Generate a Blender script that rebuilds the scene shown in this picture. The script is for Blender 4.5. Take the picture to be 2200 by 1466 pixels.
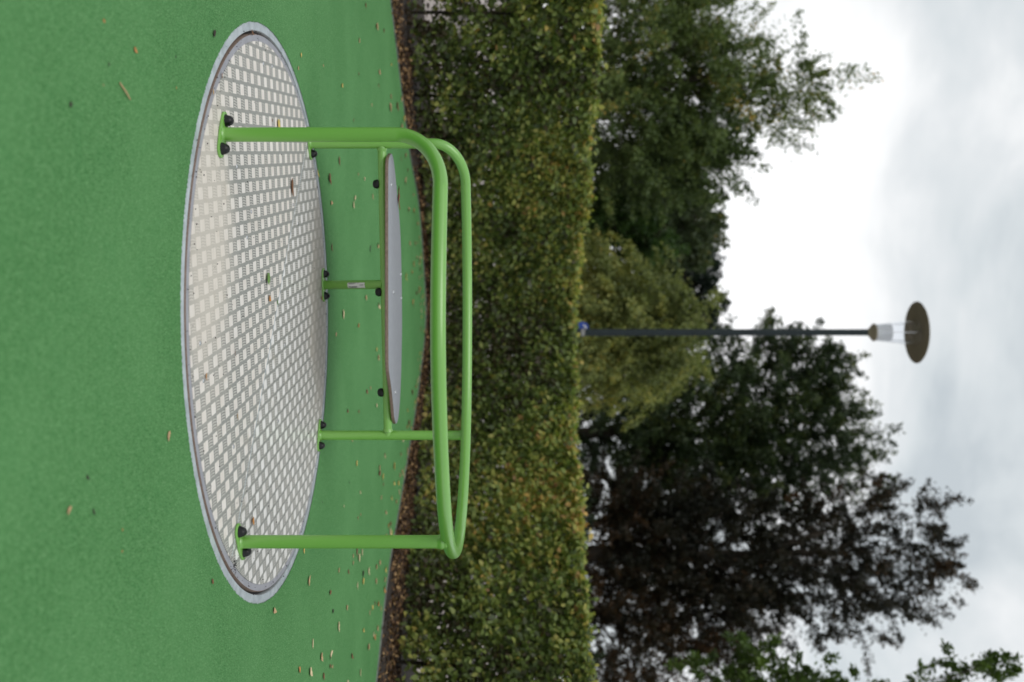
import bpy, math, random
import numpy as np
from mathutils import Vector, Matrix, noise as mnoise
random.seed(7); rng = np.random.default_rng(11)
S = bpy.context.scene
for o in list(bpy.data.objects): bpy.data.objects.remove(o)
H = 1.12            # eye height in metres
F = 2092.0          # focal length in photo pixels
PI = math.pi
R = math.radians

# ------------------------------------------------------------ camera
cd = bpy.data.cameras.new('camera'); cam = bpy.data.objects.new('camera', cd); S.collection.objects.link(cam)
cd.sensor_width = 36; cd.lens = F / 2200 * 36; cd.clip_start = .05; cd.clip_end = 2000
cam.matrix_world = Matrix(((0, -1, 0, 0), (0, 0, -1, 0), (1, 0, 0, H), (0, 0, 0, 1)))   # camera held upright: photo is on its side
cd.dof.use_dof = True; cd.dof.focus_distance = 4.4; cd.dof.aperture_fstop = 1.55
S.camera = cam
S.view_settings.view_transform = 'Standard'; S.view_settings.look = 'None'
S.view_settings.exposure = .3; S.view_settings.gamma = 1; S.view_settings.use_curve_mapping = False

# ------------------------------------------------------------ node helpers
class N:
    def __init__(s, nt): s.nt = nt
    def new(s, t, **k):
        n = s.nt.nodes.new(t)
        for a, b in k.items(): setattr(n, a, b)
        return n
    def put(s, sock, v):
        if isinstance(v, bpy.types.NodeSocket): s.nt.links.new(v, sock)
        else:
            if isinstance(v, (tuple, list)) and len(v) == 3 and sock.type == 'RGBA': v = (*v, 1)
            sock.default_value = v
    def m(s, op, a, b=0.0, c=0.0, clamp=False):
        n = s.new('ShaderNodeMath', operation=op); n.use_clamp = clamp
        s.put(n.inputs[0], a); s.put(n.inputs[1], b); s.put(n.inputs[2], c); return n.outputs[0]
    def dot(s, a, b):
        n = s.new('ShaderNodeVectorMath', operation='DOT_PRODUCT'); s.put(n.inputs[0], a); s.put(n.inputs[1], b); return n.outputs['Value']
    def vm(s, op, a, b=(0, 0, 0)):
        n = s.new('ShaderNodeVectorMath', operation=op); s.put(n.inputs[0], a); s.put(n.inputs[1], b); return n.outputs[0]
    def length(s, a):
        n = s.new('ShaderNodeVectorMath', operation='LENGTH'); s.put(n.inputs[0], a); return n.outputs['Value']
    def ss(s, x, a, b, lo=0.0, hi=1.0):
        n = s.new('ShaderNodeMapRange', interpolation_type='SMOOTHSTEP'); s.put(n.inputs[0], x)
        s.put(n.inputs[1], a); s.put(n.inputs[2], b); s.put(n.inputs[3], lo); s.put(n.inputs[4], hi); return n.outputs[0]
    def mix(s, f, a, b, mode='MIX'):
        n = s.new('ShaderNodeMix', data_type='RGBA', blend_type=mode)
        s.put(n.inputs[0], f); s.put(n.inputs[6], a); s.put(n.inputs[7], b); return n.outputs[2]
    def noise(s, vec, scale, detail=3, rough=.5, dist=0.0):
        n = s.new('ShaderNodeTexNoise'); s.put(n.inputs['Vector'], vec); n.inputs['Scale'].default_value = scale
        n.inputs['Detail'].default_value = detail; n.inputs['Roughness'].default_value = rough; n.inputs['Distortion'].default_value = dist
        return n.outputs['Fac']
    def ramp(s, f, stops):
        n = s.new('ShaderNodeValToRGB'); e = n.color_ramp.elements
        e[0].position, e[0].color = stops[0][0], (*stops[0][1], 1)
        e[1].position, e[1].color = stops[-1][0], (*stops[-1][1], 1)
        for p, c in stops[1:-1]: e.new(p).color = (*c, 1)
        s.put(n.inputs[0], f); return n.outputs[0]
    def bump(s, h, strength, dist):
        n = s.new('ShaderNodeBump'); n.inputs['Strength'].default_value = strength; n.inputs['Distance'].default_value = dist
        s.put(n.inputs['Height'], h); return n.outputs[0]

def material(name):
    m = bpy.data.materials.new(name); m.use_nodes = True
    nt = m.node_tree; b = nt.nodes['Principled BSDF']; n = N(nt)
    n.co = n.new('ShaderNodeTexCoord').outputs['Object']
    n.b = b; n.mat = m; n.out = nt.nodes['Material Output']
    return n
def pset(n, color=None, rough=None, metal=None, normal=None, spec=None, coat=None):
    b = n.b
    if color is not None: n.put(b.inputs['Base Color'], color)
    if rough is not None: n.put(b.inputs['Roughness'], rough)
    if metal is not None: n.put(b.inputs['Metallic'], metal)
    if normal is not None: n.put(b.inputs['Normal'], normal)
    if spec is not None: n.put(b.inputs['Specular IOR Level'], spec)
    if coat is not None: n.put(b.inputs['Coat Weight'], coat)
    return n.mat

# ------------------------------------------------------------ world: thin overcast over a Nishita sky
SUN_EL, SUN_AZ = R(56), R(-160)     # azimuth measured from +Y towards +X
w = bpy.data.worlds.new("World"); S.world = w; w.use_nodes = True
n = N(w.node_tree); bg = w.node_tree.nodes['Background']
sky = n.new('ShaderNodeTexSky', sky_type='NISHITA'); sky.sun_disc = False
sky.sun_elevation = SUN_EL; sky.sun_rotation = SUN_AZ; sky.air_density = 1; sky.dust_density = 2
tc = n.new('ShaderNodeTexCoord').outputs['Generated']
stretch = n.vm('MULTIPLY', tc, (1.0, 1.0, 1.7))
c1 = n.noise(stretch, 3.0, 5, .5, .5)
c2 = n.noise(n.vm('ADD', stretch, (3.1, 1.7, .4)), 5.5, 4, .55)
cl = n.m('ADD', n.m('MULTIPLY', c1, .72), n.m('MULTIPLY', c2, .28))
glow = n.ss(n.length(n.vm('SUBTRACT', tc, Vector((-.17, 1, .21)).normalized())), .05, .36, .15, 0)   # patch of brighter cloud low above the trees
cl = n.m('ADD', cl, glow); sep = n.new('ShaderNodeSeparateXYZ'); n.put(sep.inputs[0], tc)
cl = n.m('SUBTRACT', cl, n.ss(sep.outputs[2], .24, .42, 0, .055))
cloud = n.ramp(cl, [(.36, (4.9, 5.35, 5.6)), (.43, (6.0, 6.4, 6.55)), (.49, (6.9, 7.15, 7.25)), (.55, (8.2, 8.3, 8.3)), (.70, (10.5, 10.5, 10.5))])
col = n.mix(.92, sky.outputs[0], cloud)
n.put(bg.inputs['Color'], col); bg.inputs['Strength'].default_value = 0.1

sd = bpy.data.lights.new('sun', 'SUN'); sun = bpy.data.objects.new('sun', sd); S.collection.objects.link(sun)
sd.energy = .85; sd.angle = R(35); sd.color = (1, .97, .92)
sdir = Vector((math.sin(SUN_AZ) * math.cos(SUN_EL), math.cos(SUN_AZ) * math.cos(SUN_EL), math.sin(SUN_EL)))
sun.rotation_euler = sdir.to_track_quat('Z', 'Y').to_euler()

# ------------------------------------------------------------ coordinates and object helpers
def G(V, U, z=0.0):           # point at height z (in eye heights) seen at photo pixel V,U -> metres
    Y = (1 - z) * F / (1100 - V)
    return Vector(((U - 733) / F * Y * H, Y * H, z * H))
def W(U, V, Y):               # point at depth Y metres
    return Vector(((U - 733) / F * Y, Y, H + (V - 1100) / F * Y))
def tag(o, label=None, cat=None, group=None, kind=None):
    if label: o['label'] = label
    if cat: o['category'] = cat
    if group: o['group'] = group
    if kind: o['kind'] = kind
    return o
def empty(name, loc, label, cat, group=None):
    o = bpy.data.objects.new(name, None); S.collection.objects.link(o); o.location = loc; o.empty_display_size = .1
    return tag(o, label, cat, group)
def link(name, me, mat=None, parent=None, loc=None):
    o = bpy.data.objects.new(name, me); S.collection.objects.link(o)
    if mat: me.materials.append(mat)
    if parent: o.parent = parent
    if loc is not None: o.location = loc
    return o
class MB:
    def __init__(s): s.v = []; s.f = []
    def add(s, vs, fs):
        k = len(s.v); s.v += [tuple(x) for x in vs]; s.f += [tuple(i + k for i in f) for f in fs]; return s
    def tube(s, pts, r, seg=24, caps=True):
        pts = [Vector(p) for p in pts]; rr = r if isinstance(r, (list, tuple)) else [r] * len(pts)
        t0 = (pts[1] - pts[0]).normalized(); nrm = t0.orthogonal().normalized(); vs = []
        for i, p in enumerate(pts):
            a = pts[max(i - 1, 0)]; b = pts[min(i + 1, len(pts) - 1)]; t = (b - a).normalized()
            nrm = (nrm - t * nrm.dot(t)).normalized(); bn = t.cross(nrm)
            for k in range(seg):
                an = 2 * PI * k / seg; vs.append(p + (nrm * math.cos(an) + bn * math.sin(an)) * rr[i])
        fs = [(i * seg + k, i * seg + (k + 1) % seg, (i + 1) * seg + (k + 1) % seg, (i + 1) * seg + k) for i in range(len(pts) - 1) for k in range(seg)]
        if caps: fs += [tuple(range(seg))[::-1], tuple((len(pts) - 1) * seg + k for k in range(seg))]
        return s.add(vs, fs)
    def lathe(s, prof, seg=32, c=(0, 0, 0), axis=None):
        q = Vector((0, 0, 1)).rotation_difference(Vector(axis)) if axis else None; c = Vector(c); vs = []
        for r, z in prof:
            for k in range(seg):
                an = 2 * PI * k / seg; p = Vector((r * math.cos(an), r * math.sin(an), z)); vs.append(c + (q @ p if q else p))
        fs = [(i * seg + k, i * seg + (k + 1) % seg, (i + 1) * seg + (k + 1) % seg, (i + 1) * seg + k) for i in range(len(prof) - 1) for k in range(seg)]
        return s.add(vs, fs)
    def prism(s, outline, z0, z1, bev=0.0):
        n_ = len(outline); c = sum((Vector((x, y)) for x, y in outline), Vector((0, 0))) / n_
        def ins(d):
            r = []
            for i in range(n_):
                a = Vector(outline[i - 1]); b = Vector(outline[i]); e = Vector(outline[(i + 1) % n_])
                t = (e - a).normalized(); r.append(b + Vector((-t.y, t.x)) * d)
            return r
        rings = [(ins(bev), z0), (ins(0), z0 + bev), (ins(0), z1 - bev), (ins(bev * .3), z1 - bev * .3), (ins(bev), z1)] if bev else [(ins(0), z0), (ins(0), z1)]
        vs = [(p.x, p.y, z) for rg, z in rings for p in rg]
        fs = [(i * n_ + k, i * n_ + (k + 1) % n_, (i + 1) * n_ + (k + 1) % n_, (i + 1) * n_ + k) for i in range(len(rings) - 1) for k in range(n_)]
        fs += [tuple(range(n_))[::-1], tuple((len(rings) - 1) * n_ + k for k in range(n_))]
        return s.add(vs, fs)
    def build(s, name, mat=None, parent=None, loc=None, smooth=True):
        me = bpy.data.meshes.new(name); me.from_pydata(s.v, [], s.f); me.update()
        if smooth:
            me.polygons.foreach_set('use_smooth', [True] * len(me.polygons))
            me.set_sharp_from_angle(angle=R(40))
        return link(name, me, mat, parent, loc)
def fast_mesh(name, verts, nper, nface, tone=None, smooth=False):
    me = bpy.data.meshes.new(name); nv = len(verts); me.vertices.add(nv); me.vertices.foreach_set('co', verts.astype(np.float32).ravel())
    me.loops.add(nv); me.loops.foreach_set('vertex_index', np.arange(nv, dtype=np.int32))
    me.polygons.add(nface); me.polygons.foreach_set('loop_start', np.arange(0, nv, nper, dtype=np.int32))
    try: me.polygons.foreach_set('loop_total', np.full(nface, nper, dtype=np.int32))
    except Exception: pass
    me.update(calc_edges=True)
    if tone is not None:
        a = me.attributes.new('tone', 'FLOAT', 'FACE'); a.data.foreach_set('value', tone.astype(np.float32))
    return me
def leaves_mesh(name, P, D, Nn, L, Wd, tone, hexa=False):
    """P base points, D leaf axis, Nn rough normal, L length, Wd width: one small face per leaf"""
    D = D / np.linalg.norm(D, axis=1, keepdims=True); Sx = np.cross(D, Nn); Sx /= np.linalg.norm(Sx, axis=1, keepdims=True) + 1e-9
    Nz = np.cross(Sx, D); L = L[:, None]; Wd = Wd[:, None]
    if hexa: st = [(0, 0, 0), (.3, .46, .06), (.68, .36, .05), (1, 0, -.08), (.68, -.36, .05), (.3, -.46, .06)]
    else: st = [(0, 0, 0), (.45, .5, .08), (1, 0, -.06), (.45, -.5, .08)]
    vs = np.stack([P + D * L * a + Sx * Wd * b + Nz * L * c for a, b, c in st], axis=1)
    k = len(st); return fast_mesh(name, vs.reshape(-1, 3), k, len(P), tone)
def vnoise(P, scale, seed, octv=3):      # cheap smooth noise field, about -1..1
    r = np.random.default_rng(seed); out = np.zeros(len(P)); amp = 1; tot = 0
    for o in range(octv):
        for k in range(5):
            d = r.normal(size=3); d /= np.linalg.norm(d); out += amp * np.sin(P @ d * scale * (1 + .4 * r.random()) + r.random() * 6.28 + 1.3 * np.sin(P @ r.normal(size=3) * scale * .6)) / 2.2
        tot += amp; amp *= .55; scale *= 2.1
    return out / tot

# ------------------------------------------------------------ materials
def mat_rubber():
    n = material('green rubber granulate')
    g = n.noise(n.co, 190, 3, .8); b = n.noise(n.co, 85, 3, .7); big = n.noise(n.co, 1.3, 4, .55); mid = n.noise(n.co, 9, 3)
    c = n.ramp(g, [(.34, (.008, .032, .008)), (.45, (.070, .200, .064)), (.54, (.118, .300, .105)), (.65, (.34, .60, .29))])
    c = n.mix(n.ss(b, .45, .62, 0, .42), c, (.05, .20, .055))
    c = n.mix(n.ss(n.noise(n.co, 42, 3, .7), .40, .62, .40, 0), c, (.035, .15, .035))
    c = n.mix(n.ss(n.noise(n.co, 95, 2, .6), .56, .70, 0, .35), c, (.20, .47, .19))
    c = n.mix(n.ss(big, .35, .7, 0, .30), c, (.15, .35, .135))
    c = n.mix(n.ss(mid, .5, .75, 0, .16), c, (.05, .2, .06))
    h = n.m('ADD', n.m('MULTIPLY', g, .6), b)
    return pset(n, c, .78, normal=n.bump(h, .9, .004), spec=.12)
def mat_ring():
    n = material('galvanised concrete grey')
    a = n.noise(n.co, 14, 4, .6); b = n.noise(n.co, 160, 2)
    c = n.ramp(a, [(.3, (.38, .43, .46)), (.5, (.52, .57, .60)), (.7, (.64, .69, .72))])
    c = n.mix(n.ss(b, .6, .75, 0, .3), c, (.3, .32, .33))
    return pset(n, c, .42, metal=.35, normal=n.bump(b, .1, .001))
def mat_deck(gloss):
    n = material('anti-slip deck plate')
    u = n.dot(n.co, (.9815, .1914, 0)); v = n.dot(n.co, (-.1914, .9815, 0)); p = .057
    cu = n.m('DIVIDE', n.m('ADD', u, .013 + gloss[5]), p); cv = n.m('DIVIDE', n.m('ADD', v, .02 + gloss[5] * 1.5), p)
    fu = n.m('FRACT', cu); fv = n.m('FRACT', cv)
    par = n.m('FLOORED_MODULO', n.m('ADD', n.m('FLOOR', cu), n.m('FLOOR', cv)), 2)
    au = n.m('ABSOLUTE', n.m('SUBTRACT', fu, .5)); av = n.m('ABSOLUTE', n.m('SUBTRACT', fv, .5))
    pu = n.ss(au, .365, .40, 1, 0); pv = n.ss(n.m('ADD', av, n.m('MULTIPLY', n.m('POWER', au, 2), .25)), .47, .505, 1, 0)
    padm = n.m('MULTIPLY', n.m('MULTIPLY', par, pu), pv)
    wob = n.m('MULTIPLY', n.m('SINE', n.m('MULTIPLY', fv, PI * 1.6)), 1.3)
    st = n.m('ADD', .5, n.m('MULTIPLY', .5, n.m('SINE', n.m('ADD', n.m('MULTIPLY', fu, 2 * PI * 5.2), wob))))
    st = n.m('MULTIPLY', st, n.ss(av, .36, .47, 1, 0))
    hm = n.m('MULTIPLY', n.m('SUBTRACT', 1, par), pu)
    groove = n.mix(n.noise(n.co, 90, 3), (.25, .255, .235), (.35, .35, .325))
    pad = n.mix(n.ss(n.noise(n.co, 11, 4), .35, .7), gloss[3], gloss[4])
    c = n.mix(padm, groove, pad)
    hc = n.mix(st, (.20, .20, .185), (.58, .56, .52))
    c = n.mix(hm, c, hc)
    # dried dirt: beige veil near the front left, grey-brown film along the far edge
    wn = n.m('MULTIPLY', n.m('SUBTRACT', n.noise(n.co, 4.5, 4, .6), .5), 1.1)
    d1 = n.length(n.vm('MULTIPLY', n.vm('SUBTRACT', n.co, (-.28, -1.03, 0)), (1.3, 2.3, 0)))
    d1 = n.ss(n.m('ADD', d1, n.m('MULTIPLY', wn, .7)), .32, 1.05, .66, 0)
    d2 = n.length(n.vm('MULTIPLY', n.vm('SUBTRACT', n.co, (-.08, 1.28, 0)), (1.0, 1.6, 0)))
    d2 = n.ss(n.m('ADD', d2, n.m('MULTIPLY', wn, .8)), .66, .92, .85, 0)
    c = n.mix(d1, c, (.66, .60, .52)); c = n.mix(d2, c, n.mix(n.noise(n.co, 60, 3), (.34, .31, .27), (.52, .49, .44)))
    blot = n.ss(n.noise(n.co, 7, 5, .65), .56, .72, 0, .35)
    c = n.mix(blot, c, (.50, .44, .36))
    scr = n.ss(n.noise(n.vm('MULTIPLY', n.co, (3, 26, 1)), 4, 4, .6, 1.5), .60, .66, 0, .25); c = n.mix(scr, c, (.40, .37, .33))
    sp = n.ss(n.noise(n.co, 75, 2, .5), .74, .78, 0, .8); c = n.mix(sp, c, (.06, .055, .05))
    hgt = n.m('ADD', padm, n.m('MULTIPLY', hm, n.m('MULTIPLY', st, .7)))
    dirt = n.m('MAXIMUM', d1, d2)
    rough = n.m('ADD', n.m('SUBTRACT', gloss[0], n.m('MULTIPLY', padm, gloss[1])), n.m('MULTIPLY', dirt, .35), clamp=True)
    return pset(n, c, rough, normal=n.bump(hgt, .35, .0015), spec=gloss[2])
def mat_paint():
    n = material('green powder coat')
    v = n.noise(n.co, 3, 3); f = n.noise(n.co, 420, 2)
    c = n.mix(v, (.15, .39, .05), (.17, .42, .06))
    c = n.mix(n.ss(n.noise(n.co, 26, 4, .7), .66, .74, 0, .25), c, (.09, .2, .04))
    return pset(n, c, .36, normal=n.bump(f, .03, .0005), spec=1.0, coat=.2)
def simple(name, c1, c2, scale, rough, metal=0, spec=.5, bump=0, bs=None):
    n = material(name); f = n.noise(n.co, scale, 4, .6)
    return pset(n, n.mix(n.ss(f, .3, .7), c1, c2), rough, metal, n.bump(n.noise(n.co, bs or scale * 3, 3), bump, .003) if bump else None, spec)
def mat_leaf(name, stops, trans=.35, rough=.5):
    n = material(name); a = n.new('ShaderNodeAttribute', attribute_name='tone')
    c = n.ramp(a.outputs['Fac'], stops)
    pset(n, c, rough, spec=.35)
    t = n.new('ShaderNodeBsdfTranslucent'); n.put(t.inputs[0], n.mix(1.0, c, (1.1, 1.15, .55), 'MULTIPLY'))
    ms = n.new('ShaderNodeMixShader'); ms.inputs[0].default_value = trans
    n.nt.links.new(n.b.outputs[0], ms.inputs[1]); n.nt.links.new(t.outputs[0], ms.inputs[2]); n.nt.links.new(ms.outputs[0], n.out.inputs[0])
    return n.mat
M = dict(
    rubber=mat_rubber(), ring=mat_ring(), deck_a=mat_deck((.55, .12, .35, (.74, .685, .63), (.82, .775, .73), 0)), deck_b=mat_deck((.45, .2, .5, (.86, .83, .80), (.95, .93, .91), .024)), paint=mat_paint(),
    hpl=simple('grey laminate', (.27, .28, .305), (.30, .31, .335), 20, .5, spec=.3), hpl_edge=simple('brown laminate edge', (.15, .10, .075), (.22, .155, .12), 60, .5),
    rim=simple('dark grey rim', (.29, .29, .325), (.36, .36, .395), 12, .45), cap=simple('black plastic cap', (.006, .006, .007), (.01, .01, .011), 30, .35, spec=.35),
    gap=simple('dark gap', (.02, .018, .02), (.035, .03, .03), 30, .8), steel=simple('bright steel', (.55, .55, .56), (.7, .7, .7), 50, .22, metal=1),
    bark=simple('bark', (.035, .028, .02), (.075, .06, .045), 14, .9, bump=.6), twig=simple('dark stem', (.022, .018, .014), (.05, .04, .03), 20, .9, bump=.4),
    soil=simple('dark soil', (.014, .010, .008), (.045, .031, .022), 16, .95, bump=.9, bs=60),
    pave=simple('pinkish grey paving', (.30, .255, .235), (.44, .385, .36), 2.2, .9, bump=.3, bs=30),
    lamp_pole=simple('dark teal lamp paint', (.012, .020, .023), (.016, .026, .029), 8, .55, spec=.25), lamp_hat=simple('brownish lamp shade', (.20, .18, .125), (.23, .205, .14), 8, .55),
    edge=simple('grey steel edging', (.22, .22, .22), (.32, .32, .31), 15, .5, metal=.3),
    blue=simple('blue sign face', (.01, .05, .30), (.012, .06, .34), 8, .4), white=simple('white sign paint', (.6, .62, .66), (.7, .7, .74), 8, .4),
    sticker=simple('white sticker', (.62, .62, .60), (.70, .70, .68), 30, .5), ink=simple('black print', (.02, .02, .02), (.03, .03, .03), 30, .6),
    diffuser=simple('white lamp diffuser', (.70, .72, .76), (.76, .78, .80), 8, .35),
)
n = material('clear lamp glass'); n.b.inputs['Transmission Weight'].default_value = 1; n.b.inputs['IOR'].default_value = 1.12
n.b.inputs['Base Color'].default_value = (.97, .98, 1, 1); n.b.inputs['Roughness'].default_value = .02; M['glass'] = n.mat

# ------------------------------------------------------------ setting: ground
C = Vector((-.1103 * H, 4.117 * H, 0)); RO = 1.179 * H
border_px = [(838, 0), (847, 75), (862, 200), (880, 340), (900, 440), (908.5, 560), (914, 640), (915.5, 690), (905, 780), (895, 860), (878, 960), (860, 1070), (840, 1180), (825, 1290), (807, 1466)]
bpts = [G(V, U) for V, U in border_px]
bpts = [Vector((x * H, y * H, 0)) for x, y in [(-2.2, -3), (-3.6, -1), (-4.3, 1.5), (-4.2, 4), (-3.6, 6.3)]] + bpts + [Vector((x * H, y * H, 0)) for x, y in [(3.1, 6.1), (3.8, 4.6), (4.1, 2.5), (3.8, 0), (2.6, -2.4), (.2, -3.6)]]
hedge_px = [(868, 0), (885, 200), (905, 440), (921, 600), (924, 700), (906, 860), (887, 1070), (862, 1290), (844, 1466)]
hpts = [G(V, U) for V, U in hedge_px]
hpts = [Vector((x * H, y * H, 0)) for x, y in [(-5.2, 3.0), (-5.0, 5.0), (-4.3, 7.2)]] + hpts + [Vector((x * H, y * H, 0)) for x, y in [(3.6, 7.0), (4.4, 5.6), (4.9, 3.8)]]
def polar(pts, periodic):
    th = np.array([math.atan2(p.y - C.y, p.x - C.x) for p in pts]); r = np.array([math.hypot(p.y - C.y, p.x - C.x) for p in pts])
    if not periodic: th = np.where(th < -PI / 2, th + 2 * PI, th)
    o = np.argsort(th); th, r = th[o], r[o]
    if periodic: th = np.concatenate([th - 2 * PI, th, th + 2 * PI]); r = np.tile(r, 3)
    return lambda t: np.interp(t, th, r)
rb_ = polar(bpts, True); rh_ = polar(hpts, False)
T = np.linspace(-PI, PI, 1441)[:-1]
def smoothed(f, t, k=.05): return np.mean([f(t + d) for d in np.linspace(-k, k, 7)], axis=0)
rb = lambda t: smoothed(rb_, t, .035)
rh = lambda t: smoothed(rh_, t, .05)
def annulus(name, r0, r1, z, mat, ts=T, steps=1, closed=True, **k):
    mb = MB(); vs = []; m_ = len(ts)
    for j in range(steps + 1):
        q = j / steps
        for i, t in enumerate(ts):
            r = r0[i] * (1 - q) + r1[i] * q; vs.append((C.x + r * math.cos(t), C.y + r * math.sin(t), z))
    fs = [(j * m_ + i, (j + 1) * m_ + i, (j + 1) * m_ + (i + 1) % m_, j * m_ + (i + 1) % m_) for j in range(steps) for i in range(m_ if closed else m_ - 1)]
    mb.add(vs, fs); return mb.build(name, mat, smooth=False, **k)
mb = MB(); mb.add([(-600, -600, -.03), (600, -600, -.03), (600, 900, -.03), (-600, 900, -.03)], [(0, 1, 2, 3)])
tag(mb.build('ground', M['pave'], smooth=False), kind='structure')
rag = np.array([.0022 * math.sin(t * 431) + random.gauss(0, .0018) for t in T])
tag(annulus('rubber_surface', np.full(len(T), RO) + rag, rb(T), 0, M['rubber'], steps=3), kind='structure')
def bed_out(t): return np.where((t > -.3) & (t < PI + .3), 0, 0)
outer = rb(T) + 3.0 * H
tag(annulus('planting_bed', rb(T) - .01, outer, -.008, M['soil'], steps=3), kind='structure')
r = rb(T); mbx = MB(); m_ = len(T)
vs = [(C.x + (r[i] + d) * math.cos(t), C.y + (r[i] + d) * math.sin(t), z) for d, z in ((-.002, -.007), (-.002, .012), (.006, .012), (.006, -.007)) for i, t in enumerate(T)]
mbx.add(vs, [(j * m_ + i, j * m_ + (i + 1) % m_, (j + 1) * m_ + (i + 1) % m_, (j + 1) * m_ + i) for j in range(3) for i in range(m_)])
tag(mbx.build('edging_strip', M['edge'], smooth=False), 'thin grey metal edging strip between the green rubber and the dark soil bed', 'edging')

# ------------------------------------------------------------ surround ring
ring = empty('surround_ring', C, 'pale blue-grey flat ring set in the green rubber around the carousel disc', 'ring')
def flat_ring(name, prof, mat, parent, seg=256):
    return MB().lathe(prof, seg).build(name, mat, parent)
flat_ring('ring_plate', [(1.1445 * H, -.035), (1.1445 * H, -.005), (1.147 * H, -.001), (RO + .012, -.003)], M['ring'], ring)
flat_ring('gap_channel', [(1.12 * H, -.028), (1.146 * H, -.028)], M['gap'], ring)

# ------------------------------------------------------------ carousel
car = empty('carousel', C, 'wheelchair roundabout with white checkered disc, bright green tube rail and grey bench', 'carousel')
RI = 1.105 * H
flat_ring('rim', [(RI, -.004), (RI + .0005, .0), (1.1305 * H, 0)], M['rim'], car)
flat_ring('rim_edge', [(1.1305 * H, 0), (1.1345 * H, -.006), (1.135 * H, -.028)], M['hpl_edge'], car)
sa = math.atan2(3.607 - 4.755, .65 + .916)     # seam direction
MB().lathe([(0, -.005), (RI, -.005)], 64).build('under_plate', M['rim'], car)
hsx, hsy = math.cos(sa) * RI * .985, math.sin(sa) * RI * .985
MB().tube([(-hsx, -hsy, -.0015), (0, 0, -.0015), (hsx, hsy, -.0015)], .0042, 8).build('seam_strip', M['ring'], car)
panels = []
for side, mat in ((-1, M['deck_a']), (1, M['deck_b'])):
    outl = []; off = .0045 * side
    a0 = sa if side > 0 else sa + PI
    for k in range(129):
        a = a0 + PI * k / 128; outl.append((RI * .9985 * math.cos(a), RI * .9985 * math.sin(a)))
    nx, ny = -math.sin(sa) * off, math.cos(sa) * off
    outl = [(x + nx, y + ny) for x, y in outl]
    mb = MB().prism(outl, -.006, .002); panels.append(mb.build('deck_panel', mat, car, smooth=False))
panels[0]['label'] = 'near half of the disc, dull with beige dirt'; panels[1]['label'] = 'far half of the disc, glossier white pads'
for V, U in [(538, 455), (529, 510), (628, 440), (639, 481), (428, 738), (435, 818), (564, 137), (583, 143), (507, 358), (618, 650), (611, 742), (559, 600), (596, 905), (500, 960)]:
    p = G(V, U) - C; side = 1 if (p.x * -math.sin(sa) + p.y * math.cos(sa)) > 0 else 0
    MB().lathe([(.0095, .002), (.0095, .0035), (.007, .0062), (.003, .0072), (0, .0074)], 16).build('screw', M['steel'], panels[side], loc=(p.x, p.y, 0))
def hp(x, y, z): return Vector((x * H, y * H, z * H)) - C
ZR, RT = .765, .0248 * H
P1, P2, P3, P4, P5 = (-.709, 3.345), (-.971, 4.787), (-.296, 5.14), (.487, 5.03), (.735, 3.565)
ctrl = [(-.50, 3.192), (-.38, 3.15), (-.273, 3.121), (-.15, 3.094), (-.0486, 3.078), (.099, 3.102), (.240, 3.139), (.4136, 3.241), (.589, 3.356), (.690, 3.462), (.80, 3.68), (.880, 3.93), (.907, 4.17), (.877, 4.43), (.785, 4.67), (.621, 4.867), (.482, 4.981), (.36, 5.05), (.16, 5.115), (-.081, 5.135), (-.32, 5.135), (-.532, 5.09), (-.70, 5.01), (-.80, 4.935)]
def catmull(ps, k=8):
    out = []
    for i in range(len(ps) - 1):
        p0 = ps[max(i - 1, 0)]; p1 = ps[i]; p2 = ps[i + 1]; p3 = ps[min(i + 2, len(ps) - 1)]
        for j in range(k):
            t = j / k; out.append(.5 * ((2 * p1) + (p2 - p0) * t + (2 * p0 - 5 * p1 + 4 * p2 - p3) * t * t + (3 * p1 - p0 - 3 * p2 + p3) * t ** 3))
    out.append(ps[-1]); return out
cp = [Vector(hp(x, y, ZR)) for x, y in ctrl]
for _ in range(2): cp = [cp[0]] + [(cp[i - 1] + cp[i] * 2 + cp[i + 1]) / 4 for i in range(1, len(cp) - 1)] + [cp[-1]]
arc = catmull(cp)
def bend(post, end, z0, k=18):       # quarter bend from the post up into the rail, starts at the post
    a = Vector((*hp(*post, 0).xy, 0)); b = Vector((end.x, end.y, 0)); pts = [Vector((a.x, a.y, .006)), Vector((a.x, a.y, z0 * H * .5))]
    for j in range(k + 1):
        t = j / k * PI / 2; q = 1 - math.cos(t); s_ = math.sin(t)
        pts.append(Vector((a.x + (b.x - a.x) * q, a.y + (b.y - a.y) * q, z0 * H + (ZR - z0) * H * s_)))
    return pts
path = bend(P1, arc[0], .60)[:-1] + arc + bend(P2, arc[-1], .615)[:-1][::-1]
MB().tube(path, RT, 32).build('hand_rail', M['paint'], car)
def collar(mb, p, r, axis=(0, 0, 1)): mb.lathe([(r, .0), (r * 1.16, .001), (r * 1.10, .006), (r, .011)], 24, p, axis)
seat_z = .36
mb = MB(); a = hp(*P4, 0); mb.tube([(a.x, a.y, .006), (a.x, a.y, .3), (a.x, a.y, ZR * H - .004)], RT * .985, 28)
mb.build('post', M['paint'], car)
mb = MB(); a = hp(*P5, 0); mb.tube([(a.x, a.y, .006), (a.x, a.y, .3), (a.x, a.y, ZR * H - .004)], RT * .985, 28)
mb.build('post', M['paint'], car)
for P, zz in ((P4, ZR * H - RT), (P5, ZR * H - RT)):
    q = hp(*P, 0); MB().lathe([(RT * .98, -.014), (RT * 1.10, -.004), (RT * 1.17, .004), (RT * 1.05, .014)], 24, (q.x, q.y, zz)).build('weld_bead', M['paint'], car)
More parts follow.
